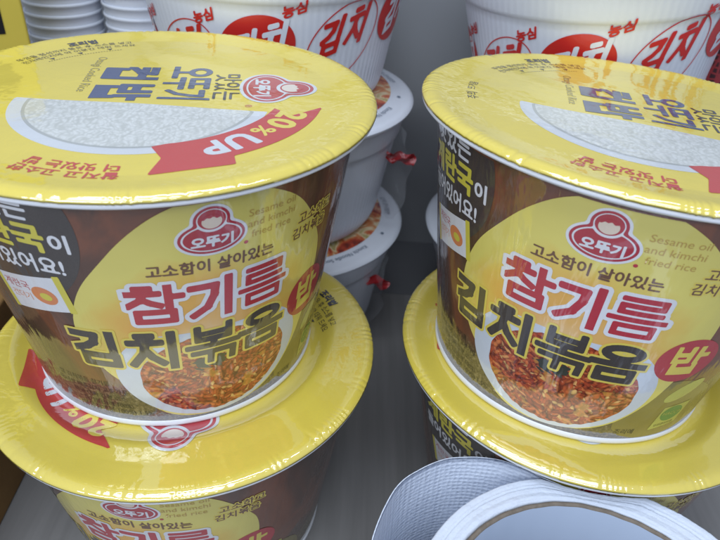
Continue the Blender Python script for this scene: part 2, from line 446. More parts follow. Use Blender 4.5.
def emblem(pr, cx, cy, k, mats, base, h):
    """red bean shaped emblem with a round top; its small portrait is left a plain disc"""
    white, red, cream = mats
    def sm(a, b, q): 
        t = np.clip(.5 + .5 * (b - a) / q, 0, 1); return b * (1 - t) + a * t - q * t * (1 - t)
    def bean(P):
        Q = (P - np.array([cx, cy])) / k
        d = sm(ell_sdf(Q, 0, -.24, .83, .53), ell_sdf(Q, 0, .35, .44, .43), .10)
        return d * k
    box = (cx - k, cy - k, cx + k, cy + k)
    pr.shape(bean, box, h, base, white, .075 * k)
    pr.shape(bean, box, h, base + 1, red, .0)
    pr.shape(bean, box, h, base + 2, white, -.075 * k)
    def low(P):
        Q = (P - np.array([cx, cy])) / k
        return np.maximum(ell_sdf(Q, 0, -.24, .705, .415), -ell_sdf(Q, 0, .33, .39, .37)) * k
    pr.shape(low, box, h, base + 3, red, 0)
    def head(P): return ell_sdf((P - np.array([cx, cy])) / k, 0, .36, .335, .32) * k
    pr.shape(head, box, h, base + 3, red, 0)
    def disc(P): return ell_sdf((P - np.array([cx, cy])) / k, 0, .30, .245, .225) * k
    pr.shape(disc, box, h, base + 4, cream, 0)
    def cap_(P):
        Q = (P - np.array([cx, cy])) / k
        return np.maximum(ell_sdf(Q, 0, .30, .25, .23), .44 - Q[:, 1] - .25 * np.abs(Q[:, 0]) + .02 * np.sin(Q[:, 0] * 40)) * k
    pr.shape(cap_, box, h, base + 5, red, 0)
    f, b = text_sdf_fn('오뚜기', cx, cy - .50 * k, .40 * k)
    pr.shape(f, b, h * .8, base + 4, white, .018 * k)

def side_print():
    p = Print(); d = D2X
    # olive gold area at the right foot
    g = chaikin([(20*d,.3),(62*d,.3),(62*d,2.2),(46*d,3.3),(30*d,3.2)])
    p.shape(lambda P: poly_sdf(P, g), (10*d, .25, 64*d, 3.6), .12, 0, M['gold_print'])
    lf = lambda P: ell_sdf((P - np.array([44*d, 2.7])) @ np.array([[.8, -.6], [.6, .8]]), 0, 0, .75, .33)
    p.shape(lf, (34*d, 1.7, 54*d, 3.7), .06, 1, M['leaf_print'])
    b = chaikin([(a * d, z) for a, z in [(-39,3.7),(-40,4.8),(-37,5.8),(-33,6.6),(-27,7.4),(-21,8.2),(-14.5,8.85),(-9,9.2),(-4,9.36),(5,9.42),(11,9.35),(16,9.16),(24,8.6),(30,7.8),(35,6.9),(38,6.2),(39,5),(37,3.5),(32,2),(20,.7),(0,.35),(-15,.5),(-24,1.2),(-28,2.2),(-34,2.7)]])
    p.shape(lambda P: poly_sdf(P, b), (-41*d, .3, 40*d, 9.45), .08, 1, M['burst'])
    bowl = lambda P: np.maximum(ell_sdf(P, .0, 2.75, 31.5*d, 2.33), -(P[:, 1] - .35) * -1 * -1)
    p.shape(bowl, (-32*d, .35, 32*d, 4.4), .06, 2, M['bowl_print'])
    def rice(P):
        e = ell_sdf(P, 1*d, 2.5, 25.2*d, 1.9)
        return e + .025 * np.sin(P[:, 0] * 7.3 + 1) * np.sin(P[:, 1] * 8.1) + .015 * np.sin(P[:, 0] * 17)
    p.shape(rice, (-25*d, .5, 27*d, 4.5), .05, 3, M['rice_red'])
    sw = chaikin([(-9*d,3.3),(-3*d,3.5),(3*d,3.45),(6*d,3.2),(2*d,2.75),(-3*d,2.6),(-8*d,2.9)])
    p.shape(lambda P: poly_sdf(P, sw) + .10 + .16 * np.sin(P[:, 0] * 13 + 2 * np.sin(P[:, 1] * 9)) * np.sin(P[:, 1] * 15 + P[:, 0] * 4), (-10*d, 2.4, 7*d, 3.7), .03, 4, M['seaweed'])
    # words
    emblem(p, 0, 8.3, 1.0, (M['white_print'], M['logo_red'], M['cream']), 4, .03)
    dot = lambda P: ell_sdf(P, 8.6*d, 7.62, .06, .06)
    p.shape(dot, (8*d, 7.5, 9.4*d, 7.75), .03, 4, M['red_print'])
    f, bx = text_sdf_fn('고소함이 살아있는', .3*d, 6.93, .49, .92); p.shape(f, bx, .028, 4, M['brown_ink'], .012)
    it = [('참', -23.3*d, 5.15, 1.5, 1.38), ('기', -6.7*d, 5.10, 1.30, 1.40), ('름', 8.0*d, 5.13, 1.42, 1.40)]
    f, bx = glyph_fn(it, .122); 
    p.shape(f, bx, .03, 5, M['white_print'], .125); p.shape(f, bx, .026, 6, M['red_print'], .0)
    it = [('김', -42.5*d, 3.18, 1.55, 1.48), ('치', -25.3*d, 3.10, 1.50, 1.50), ('볶', -7.9*d, 3.14, 1.50, 1.50), ('음', 8.6*d, 3.17, 1.50, 1.48)]
    f, bx = glyph_fn(it, .140)
    p.shape(f, bx, .03, 5, M['yellow_ink'], .085); p.shape(f, bx, .026, 6, M['dark_print'], .0)
    rc = lambda P: ell_sdf(P, 35.8*d, 4.25, 1.0, .95)
    p.shape(rc, (25*d, 3.2, 47*d, 5.3), .05, 3, M['red_print'])
    f, bx = glyph_fn([('밥', 35.8*d - .60, 3.70, 1.15, 1.1)], .095); p.shape(f, bx, .03, 4, M['yellow_ink'])
    for i, t in enumerate(('Sesame oil', 'and kimchi', 'fried rice')):
        p.text(t, 16.0*d, 8.46 - i * .36, .335, 4, M['faint_ink'])
    for i, t in enumerate(('고소하고', '김치볶음')):
        f, bx = text_sdf_fn(t, (32.5 - i * 1.5)*d, 7.5 - i * .52, .46, .9)
        p.shape(f, bx, .03, 3, M['yellow_ink'], .05); p.shape(f, bx, .03, 4, M['brown_ink'], .008)
    # dark bubble with three lines
    bub = lambda P: ell_sdf(P, -50.5*d, 8.3, 2.1, 2.6)
    p.shape(lambda P: np.maximum(bub(P), P[:, 1] - 9.42), (-75*d, 5.4, -26*d, 9.4), .09, 0, M['bubble'])
    f, bx = text_sdf_fn('맛있는', -50.5*d, 8.72, .80); p.shape(f, bx, .035, 2, M['white_print'], .022)
    f, bx = text_sdf_fn('계란국', -51.3*d, 7.72, .98); p.shape(f, bx, .035, 2, M['lime_ink'], .040)
    f, bx = text_sdf_fn('이', -34.9*d, 7.76, .66); p.shape(f, bx, .035, 2, M['white_print'], .022)
    f, bx = text_sdf_fn('들어있어요!', -50.5*d, 6.90, .70, .9); p.shape(f, bx, .035, 2, M['white_print'], .018)
    # sachet picture
    sc = [(-60.5*d,6.25),(-38.7*d,6.72),(-37*d,5.42),(-58.5*d,4.95)]
    p.shape(lambda P: poly_sdf(P, sc), (-62*d, 4.9, -36*d, 6.8), .05, 1, M['white_print'])
    for e in ([(-40.6*d,6.74),(-38.5*d,6.78),(-36.8*d,5.36),(-39*d,5.34)], [(-62*d,6.2),(-60.2*d,6.27),(-58.2*d,4.92),(-60*d,4.88)]):
        p.shape(lambda P, e=e: poly_sdf(P, e), (-63*d, 4.8, -36*d, 6.85), .04, 2, M['lime_ink'])
    p.shape(lambda P: ell_sdf(P, -45.5*d, 5.85, .42, .33), (-51*d, 5.4, -40*d, 6.3), .04, 2, M['orange_ink'])
    p.shape(lambda P: ell_sdf(P, -45*d, 5.83, .2, .14), (-48*d, 5.6, -42*d, 6.1), .04, 3, M['lime_ink'])
    p.text('계란국', -54.2*d, 5.9, .36, 2, M['red_print'], rot=.1); p.text('건더기', -54*d, 5.5, .3, 2, M['orange_ink'], rot=.1)
    # fine print, foot marks
    for i, t in enumerate(('쌀 김치볶음 참기름', '국내산 배추김치 고춧가루', '마늘 대파 간장 소스', '참기름(참깨 100%)', '(볶음참깨분 100%) 1.5%')):
        p.text(t, (-45.5 + i * 2.1)*d, 2.05 - i * .36, .27 if i < 4 else .31, 2, M['fine_ink'], .95)
    p.text('조리예', 30*d, .58, .3, 3, M['fine_ink'])
    hz = [(40*d,.72),(51*d,.92),(51.2*d,2.0),(41*d,1.85)]
    p.shape(lambda P: poly_sdf(P, hz), (39*d, .6, 52*d, 2.1), .04, 2, M['leaf_print'], .03)
    p.shape(lambda P: ell_sdf(P, 45.8*d, 1.5, .46, .40), (40*d, 1, 52*d, 2), .04, 3, M['green_ink'])
    p.text('HACCP', 45.8*d, 1.44, .24, 4, M['leaf_print']); p.text('안전관리인증', 45.6*d, .88, .16, 4, M['fine_ink'], rot=.1)
    return p

# ------------------------------------------------------------------ lid surface and print
def lid_z(r):
    return np.interp(r, [0, 5.9, 6.25, 6.6, 6.85, 7.0, 7.12, 7.2, 7.25], [-DEPTH, -DEPTH, -DEPTH + .03, -.025, .012, .012, -.02, -.07, -.11])
class Dent:
    """where another bowl presses into this lid (lid local, after rotation g)"""
    def __init__(s, cx, cy, z, tx, ty, g):
        c, n = math.cos(-g), math.sin(-g)
        s.cx, s.cy = c * cx - n * cy, n * cx + c * cy; s.tx, s.ty = c * tx - n * ty, n * tx + c * ty; s.z = z - HB - .10
    def __call__(s, x, y, z):
        r = np.hypot(x - s.cx, y - s.cy); pl = s.z + s.tx * (x - s.cx) + s.ty * (y - s.cy) - .03
        k = np.clip((6.25 - r) / .9, 0, 1); k = k * k * (3 - 2 * k)
        return z - k * np.maximum(z - pl, 0)
def lid_height(x, y, dent):
    r = np.hypot(x, y); z = lid_z(r) + .018 * np.sin(x * 1.3 + .7) * np.cos(y * 1.1) * np.clip((5.9 - r) / 2, 0, 1)
    if dent: z = dent(x, y, z)
    return z
def lid_mesh(dent, parent):
    seg = 900; rs = list(np.arange(.15, 5.0, .2)) + list(np.arange(5.0, 6.24, .075)) + [6.25, 6.36, 6.48, 6.6, 6.72, 6.85, 6.93, 7.0, 7.06, 7.12, 7.16, 7.2, 7.25, 7.27, 7.25]
    th = np.arange(seg) * 2 * PI / seg; V = []
    fl = 1 - np.abs(np.sin(th * 66 + 3.0 * np.sin(th * 7) + 2.2 * np.sin(th * 17) + .9 * np.sin(th * 31))) ** .55 ; amp = np.clip(.6 + .7 * np.sin(th * 5 + 1) * np.sin(th * 13) + .5 * np.sin(th * 29), .05, 2)
    for i, r in enumerate(rs):
        x, y = r * np.cos(th), r * np.sin(th); z = lid_height(x, y, dent)
        if i == len(rs) - 2: z = z - .07
        if i == len(rs) - 1: z = z * 0 - .15
        k = np.clip((r - 6.6) / .5, 0, 1) * .030
        z = z - fl * k * amp; rr = r - fl * k * .5 * amp
        V.append(np.stack([rr * np.cos(th), rr * np.sin(th), z], 1))
    V = np.concatenate(V); F = []
    for i in range(len(rs) - 1):
        for j in range(seg):
            k = (j + 1) % seg; F.append((i*seg+j, (i+1)*seg+j, (i+1)*seg+k, i*seg+k))
    F.append(tuple(range(seg)))
    return link_mesh('lid', V, F, M['lid_yellow'], None, parent)
def polar(a, r): a = RAD(a); return (r * math.sin(a), r * math.cos(a))
def arc_warp(a0, r0):
    def f(v):
        a = RAD(a0) + v[:, 0] / r0; r = r0 + v[:, 1]
        return np.stack([r * np.sin(a), r * np.cos(a)], 1)
    return f
def lid_print():
    p = Print()
    # picture of a bowl of rice: half disc
    def half(r): return lambda P: np.maximum(ell_sdf(P, .80, -.12, r, r), 1.0 + .131 * P[:, 1] - P[:, 0])
    p.shape(half(3.88), (.4, -4.1, 4.8, 4.1), .1, 0, M['l_white'])
    p.shape(half(3.48), (.4, -3.7, 4.5, 3.7), .1, 1, M['l_rim'])
    p.shape(half(3.38), (.4, -3.6, 4.4, 3.6), .1, 2, M['rice_white'])
    # ribbon
    pts = [polar(a, 5.5) for a in range(14, 62, 3)] + [polar(61, 6.0), polar(72, 5.85), polar(83, 5.95), polar(79, 5.0), polar(82, 4.2)] + [polar(a, 4.08) for a in range(76, 20, -3)] + [polar(17, 4.1), polar(22, 4.8), polar(11, 5.55)]
    p.shape(lambda P: poly_sdf(P, pts), (0, 0, 6.5, 6), .08, 3, M['l_red'])
    for ch, a, m in (('2', 22, 'l_yellow'), ('0', 30.5, 'l_yellow'), ('%', 40, 'l_yellow'), ('U', 51.5, 'l_white'), ('P', 62, 'l_white')):
        f, bx = text_sdf_fn(ch, 0, 0, 1.18 if ch != '%' else .86); p.shape(f, bx, .035, 4, M[m], .045 if ch != '%' else .018, arc_warp(a, 4.38))
    emblem(p, -.65, 4.05, 1.52, (M['l_white'], M['l_logo'], M['l_cream']), 3, .05)
    p.text('주의', 0, 0, .42, 3, M['l_ink'], 1, arc_warp(172, 5.45)); p.text('뜨거움', 0, 0, .34, 3, M['l_ink'], 1, arc_warp(184, 5.5))
    p.text('®', 1.0, 3.0, .3, 3, M['l_red'])
    f, bx = text_sdf_fn('맛있는', -.72, 2.0, .98, .95); p.shape(f, bx, .045, 3, M['l_ink'], .012)
    f, bx = glyph_fn([('오', -2.66, .36, 1.02, 1.38), ('뚜', -1.52, .36, 1.02, 1.38), ('기', -.32, .36, .95, 1.38)], .105); p.shape(f, bx, .04, 3, M['l_blue'])
    f, bx = glyph_fn([('컵', -2.66, -1.72, 1.48, 1.62), ('밥', -.86, -1.78, 1.48, 1.66)], .145); p.shape(f, bx, .04, 3, M['l_blue'])
    p.text('Ottogi Cooked Rice', -1.9, -2.35, .44, 3, M['l_grey'])
    for t, r, sz in (('찰지고 고소한', 5.78, .46), ('더 맛있는 밥', 5.32, .46)):
        f, bx = text_sdf_fn(t, 0, 0, sz, 1.05); p.shape(f, bx, .04, 3, M['l_red'], .012, arc_warp(103, r))
    f, bx = text_sdf_fn('조리법', 0, 0, .40); p.shape(f, bx, .035, 3, M['l_ink'], .02, arc_warp(-122, 6.05))
    for t, r in (('뚜껑을 점선까지 뜯은 후 소스를 넣고', 5.70), ('전자레인지에 약 이분간 데워 드세요', 5.34)):
        p.text(t, 0, 0, .30, 3, M['l_ink'], .95, arc_warp(-127, r))
    for a in (-139, -127, -115):
        q = [(-.10, .22), (.10, .22), (0, .04)]; p.raw(np.array(q), [(0, 1, 2)], 3, M['l_ink'], arc_warp(a, 5.0))
    for k in range(28):
        q = [(-.03, 0), (.03, 0), (.03, .03), (-.03, .03)]; p.raw(np.array(q), [(0, 1, 2, 3)], 3, M['l_ink'], arc_warp(-142 + k * 1.15, 4.95))
    return p

SIDE = LIDP = None
proto = {}
def rice_bowl(label, loc, tilt, rot, g, dent, group):
    """loc cm; tilt (tx,ty) slopes; rot label turn; g lid turn in the world"""
    root = bpy.data.objects.new('rice_bowl', None); C.objects.link(root); root.empty_display_size = .03
    tx, ty = tilt
    R = Matrix.Rotation(-math.atan(tx), 4, 'Y') @ Matrix.Rotation(math.atan(ty), 4, 'X') @ Matrix.Rotation(RAD(rot), 4, 'Z')
    root.matrix_world = Matrix.Translation(Vector(loc) * K) @ R
    root['label'] = label; root['category'] = 'instant rice bowl'; root['group'] = group
    def inst(o):
        c = o.copy(); C.objects.link(c); return c
    if not proto:
        prof = [(RB_ - .10, .14)] + [(side_r(z), z) for z in np.linspace(.2, HB - .62, 14)] + [(side_r(HB - .62) + .04, HB - .5), (side_r(HB - .6) + .05, HB - .3)]
        V, F = lathe([(RB_ - .25, .14)] + prof, 256); cap(V, F, 0, 256, True)
        body = link_mesh('body', V, F, M['side'])
        proto['body'] = body
        proto['lettering'] = side_print().build('printed_label', wrap_side, body)
        V, F = lathe([(RB_ - .35, .02), (RB_ - .05, 0), (RB_ + .055, .04), (RB_ + .09, .12), (RB_ + .085, .24), (RB_ + .035, .29), (RB_ - .2, .26)], 256, True)
        proto['base_ring'] = link_mesh('base_ring', V, F, M['rim_white'])
        V, F = lathe([(7.04 + .20 * math.cos(a), HB - .175 + .12 * math.sin(a)) for a in np.linspace(0, 2 * PI, 13)[:-1]] , 256, True)
        V2, F2 = lathe([(6.5, HB - .62), (6.72, HB - .45), (6.9, HB - .22), (6.5, HB - .36)], 256, True)
        F2 = [tuple(i + len(V) for i in f) for f in F2]
        proto['rim'] = link_mesh('rim', np.concatenate([V, V2]), F + F2, M['rim_white'])
        parts = [proto['body'], proto['base_ring'], proto['rim']]; lab = proto['lettering']
    else:
        parts = [inst(proto[k]) for k in ('body', 'base_ring', 'rim')]
        lab = inst(proto['lettering']); lab.parent = parts[0]
    for o in parts: o.parent = root
    lid = lid_mesh(dent, root)
    lid.location = (0, 0, (HB + .10) * K); lid.rotation_euler = (0, 0, RAD(g - rot))
    def wl(X, Y, L):
        return np.stack([X, Y, lid_height(X, Y, dent) + (.004 if dent is None else .014) + L * .002], 1)
    if dent is None and 'lidprint' in proto:
        o = inst(proto['lidprint']); o.parent = lid
    else:
        o = LP.build('printed_lid_design', wl, lid)
        if dent is None: proto['lidprint'] = o
    return root

# ------------------------------------------------------------------ setting
def box_verts(x0, y0, z0, x1, y1, z1):
    V = [(x0,y0,z0),(x1,y0,z0),(x1,y1,z0),(x0,y1,z0),(x0,y0,z1),(x1,y0,z1),(x1,y1,z1),(x0,y1,z1)]
    F = [(0,3,2,1),(4,5,6,7),(0,1,5,4),(1,2,6,5),(2,3,7,6),(3,0,4,7)]
    return V, F
def bevel(o, wdt, seg=3):
    m = o.modifiers.new('edge', 'BEVEL'); m.width = wdt * K; m.segments = seg; m.limit_method = 'ANGLE'
    return o
V, F = box_verts(-60, -6, -2.2, 60, 43.0, 0)
shelf = bevel(link_mesh('shelf', V, F, M['shelf'], smooth=False), .15); shelf['kind'] = 'structure'
V, F = box_verts(-60, 36.2, .004, 60, 42.9, .04)
strip = link_mesh('rear_gap_sheet', V, F, M['rear_gap'], smooth=False); strip['kind'] = 'structure'  # dark sheet laid on the shelf, standing in for the dark gap behind
V, F = box_verts(-60, 43.0, -2.2, 60, 44.5, 60)
wall = link_mesh('wall', V, F, M['wall'], smooth=False); wall['kind'] = 'structure'

# ------------------------------------------------------------------ the four yellow rice bowls
LP = lid_print()
XL, YL, XR, YR = -6.453, 19.277, 9.24, 20.62
LT = (XL - .515, YL + 1.038, 9.416 + .03); RTp = (XR - .743, YR - .075, 9.421 + .03)
tl = (RAD(-.248), RAD(-.676)); tr = (RAD(-3.106), RAD(-2.779))
gp = 'yellow rice bowls in two front stacks'
rice_bowl('yellow lidded rice bowl on top of the left stack, red lid ribbon fully in view', LT, tl, 28.2, -82, None, gp)
rice_bowl('yellow lidded rice bowl leaning on top of the right stack, above the paper roll', RTp, tr, -22.7, -100, None, gp)
g = -180.5
rice_bowl('yellow lidded rice bowl at the bottom of the left stack, lid emblem facing the viewer', (XL, YL, 0), (0, 0), -4, g,
          Dent(LT[0] - XL, LT[1] - YL, LT[2], *tl, RAD(g)), gp)
g = -200
rice_bowl('yellow lidded rice bowl at the bottom of the right stack, behind the paper roll', (XR, YR, 0), (0, 0), -7.8, g,
          Dent(RTp[0] - XR, RTp[1] - YR, RTp[2], *tr, RAD(g)), gp)

# ------------------------------------------------------------------ white noodle bowls behind
def nb_r(z): return np.interp(z, [0, .15, .5, 1.2, 5.3, 5.5, 6.5], [4.9, 5.1, 5.35, 5.55, 6.32, 6.5, 6.68])
H2 = 7.15
def noodle_print():
    p = Print(); d = RAD(1) * 6.0
    for k in range(-2, 3):
        cx = k * 36 * d
        def rot_(P, an, cx=cx):
            c, n = math.cos(an), math.sin(an); q = P - np.array([cx + (0 if an < .6 else .12), 3.55 + .14 * cx if an < .6 else 3.15 + .14 * cx]); return np.stack([q[:, 0] * c + q[:, 1] * n, -q[:, 0] * n + q[:, 1] * c], 1)
        if k % 2 == 0:
            p.shape(lambda P, r_=rot_: ell_sdf(r_(P, .45), 0, 0, 1.72, 1.36), (cx - 2.4, 1.4 + .14 * cx, cx + 2.4, 6.0 + .14 * cx), .08, 0, M['foam_red'])
            m = M['foam']; ly = 1
        else:
            f = lambda P, r_=rot_: np.abs(ell_sdf(r_(P, .80), 0, 0, 2.15, 1.38)) - .028
            p.shape(f, (cx - 2.7, .8 + .14 * cx, cx + 2.7, 6.1 + .14 * cx), .04, 0, M['foam_red'])
            m = M['foam_red']; ly = 1
        f, bx = glyph_fn([('김', -1.16, -.72, 1.0, 1.45), ('치', .10, -.68, 1.0, 1.45)], .115, .22)
        def warp(v, cx=cx): return np.stack([cx + v[:, 0], 3.55 + .14 * cx + v[:, 1] + .30 * v[:, 0]], 1)
        p.shape(f, bx, .05, ly, m, 0.0, warp)
        f, bx = text_sdf_fn('농심', 0, 0, .56)
        def warp2(v, cx=cx): return np.stack([cx + 18 * d + v[:, 0] - .30, 4.82 + .14 * (cx + 1.5) + v[:, 1] + .34 * v[:, 0]], 1)
        p.shape(f, bx, .035, ly, M['foam_red'], .022, warp2)
    return p
def nb_wrap(X, Y, L):
    ph = X / 6.0; r = nb_r(Y) + .035 + L * .012
    return np.stack([r * np.sin(ph), -r * np.cos(ph), Y], 1)
nb = {}
def noodle_bowl(label, loc, rot, group):
    root = bpy.data.objects.new('noodle_bowl', None); C.objects.link(root); root.empty_display_size = .03
    root.location = Vector(loc) * K; root.rotation_euler = (0, 0, RAD(rot))
    root['label'] = label; root['category'] = 'instant noodle bowl'; root['group'] = group
    def inst(o):
        c = o.copy(); C.objects.link(c); return c
    if not nb:
        zs = [0, .06, .15, .3, .5, .8, 1.2, 2, 3, 4, 5, 5.3, 5.38, 5.46, 5.6, 6.2, H2 - .45, H2 - .3]
        def rib(r, z, th): 
            k = np.clip((z - .3) / .5, 0, 1); return r + (.006 + .016 * np.clip((2.4 - z) / 1.5, 0, 1)) * k * np.cos(th * 120), z
        V, F = lathe([(4.3, .25), (4.6, 0)] + [(float(nb_r(z)), z) for z in zs], 480, False, rib); cap(V, F, 0, 480, True)
        nb['body'] = link_mesh('body', V, F, M['foam'])
        nb['print'] = noodle_print().build('printed_band', nb_wrap, nb['body'])
        V, F = lathe([(6.80 + .26 * math.cos(a), H2 - .24 + .19 * math.sin(a)) for a in np.linspace(0, 2 * PI, 15)[:-1]], 200, True)
        nb['rim'] = link_mesh('rim', V, F, M['foam'])
        V, F = lathe([(.2, H2 + .25), (5.3, H2 + .25), (5.85, H2 + .16), (6.0, H2 + .12), (6.4, H2 + .03), (6.6, H2 + .01), (6.85, H2 - .0), (7.0, H2 - .07), (7.09, H2 - .18)], 200); cap(V, F, 0, 200)
        nb['lid'] = link_mesh('lid', V, F, M['foam'])
        p = Print()
        p.shape(lambda P: ell_sdf(P, 0, 0, 5.85, 5.85), (-5.9, -5.9, 5.9, 5.9), .2, 0, M['noodles'])
        for k in range(6):
            p.text('Kimchi Noodle Soup' if k % 2 else '김치 큰사발면', 0, 0, .36, 0, M['foam_grey'], 1.0, arc_warp(k * 60 + 10, 6.1))
            p.shape(lambda P: ell_sdf(P, 0, 0, .1, .1), (-.1, -.1, .1, .1), .04, 0, M['foam_grey'], 0, arc_warp(k * 60 + 40, 6.3))
        for cx, cy, m in ((2.1, -2.6, 'foam_red'), (-1.4, -2.8, 'foam_red'), (3.2, 1.4, 'foam')):
            p.shape(lambda P, cx=cx, cy=cy: ell_sdf(P, cx, cy, .9, .7), (cx - 1, cy - 1, cx + 1, cy + 1), .1, 1, M[m])
            p.shape(lambda P, cx=cx, cy=cy: ell_sdf(P, cx, cy, .35, .3), (cx - .5, cy - .5, cx + .5, cy + .5), .06, 2, M['foam'])
        nb['pic'] = p.build('printed_lid_design', lambda X, Y, L: np.stack([X, Y, H2 + .265 + L * .012 - np.clip((np.hypot(X, Y) - 5.3) * .16, 0, 1)], 1), nb['lid'])
        parts = [nb['body'], nb['rim'], nb['lid']]
    else:
        parts = [inst(nb[k]) for k in ('body', 'rim', 'lid')]
        a = inst(nb['print']); a.parent = parts[0]; b = inst(nb['pic']); b.parent = parts[2]
    for o in parts: o.parent = root
    return root
S2 = 7.44
gl, gr_ = 'white noodle bowls in the rear left stack', 'white noodle bowls in the rear right stack'
XW, YW, XV, YV = -4.63, 34.3, 11.02, 34.42
wl1 = noodle_bowl('white foam noodle bowl lowest in the rear left stack, picture lid half covered', (XW, YW, .05), 170, gl)
wl2 = noodle_bowl('white foam noodle bowl in the middle of the rear left stack, torn red wrap tab', (XW, YW, S2 + .05), 185, gl)
wl3 = noodle_bowl('white foam noodle bowl on top of the rear left stack, red ovals showing', (XW - .2, YW, 2 * S2 + .05), 0, gl)
noodle_bowl('white foam noodle bowl lowest in the rear right stack, only its lid edge showing', (XV, YV, .05), 150, gr_)
noodle_bowl('white foam noodle bowl in the middle of the rear right stack, hidden by rice bowl', (XV, YV, S2 + .05), 70, gr_)
wr3 = noodle_bowl('white foam noodle bowl on top of the rear right stack, above the leaning rice bowl', (XV, YV, 2 * S2 + .05), -20.5, gr_)

wr3.rotation_euler = (Matrix.Rotation(RAD(-6), 3, 'Y') @ Matrix.Rotation(RAD(-20.5), 3, 'Z')).to_euler()
wr3.location.z += .12 * K
wr3.location.x += .3 * K
# torn clear wrap with a red printed tab, on the right sides of two bowls of the left stack
def flap(parent, a0, rad, z0, z1, out, seed):
    r = np.random.default_rng(seed); n, m = 22, 14; V = []; F = []
    th = -RAD(parent.get('turn', 0))
    rot = parent.rotation_euler.z
    for i in range(n + 1):
        for j in range(m + 1):
            u, v = i / n, j / m
            z = z0 + (z1 - z0) * u
            ext = out * math.sin(PI * min(1, u * .62 + .30)) * (1 if u > .02 else .6)
            a = RAD(a0) - rot + .05 * math.sin(u * 9 + seed) * v
            rr = nb_r(z) + .05 + v * ext + .05 * math.sin(7 * u + 5 * v + seed) * v
            sag = -.5 * v * v
            V.append((rr * math.cos(a) + .12 * v * math.sin(u * 17 + v * 6), rr * math.sin(a) + .16 * v * math.cos(u * 13 + 4 * v), z + sag))
    for i in range(n):
        for j in range(m):
            F.append((i*(m+1)+j, i*(m+1)+j+1, (i+1)*(m+1)+j+1, (i+1)*(m+1)+j))
    o = link_mesh('shrink_film', V, F, M['clear'], None, parent)
    V2 = []; F2 = []; nn = 10
    pc = np.array(V[int(n * .62) * (m + 1) + m - 3])
    for i in range(nn + 1):
        for j in range(nn + 1):
            u, v = i / nn, j / nn
            wd = .45 + .6 * (1 - u) * (.6 + .4 * math.sin(6 * u + seed))
            V2.append((pc[0] + 1.5 * u - .6 + .08 * math.sin(9 * v), pc[1] - .05 + .16 * math.sin(9 * u + 7 * v), pc[2] + .35 + (v - .5) * wd + .18 * u + .06 * math.sin(14 * u)))
    for i in range(nn):
        for j in range(nn):
            F2.append((i*(nn+1)+j, i*(nn+1)+j+1, (i+1)*(nn+1)+j+1, (i+1)*(nn+1)+j))
    t = link_mesh('wrap_tab', V2, F2, M['film_red'], None, o)
    return o
flap(wl2, -20, 0, 1.2, 6.6, 1.5, 3)
flap(wl1, -28, 0, 1.5, 6.6, .9, 5)

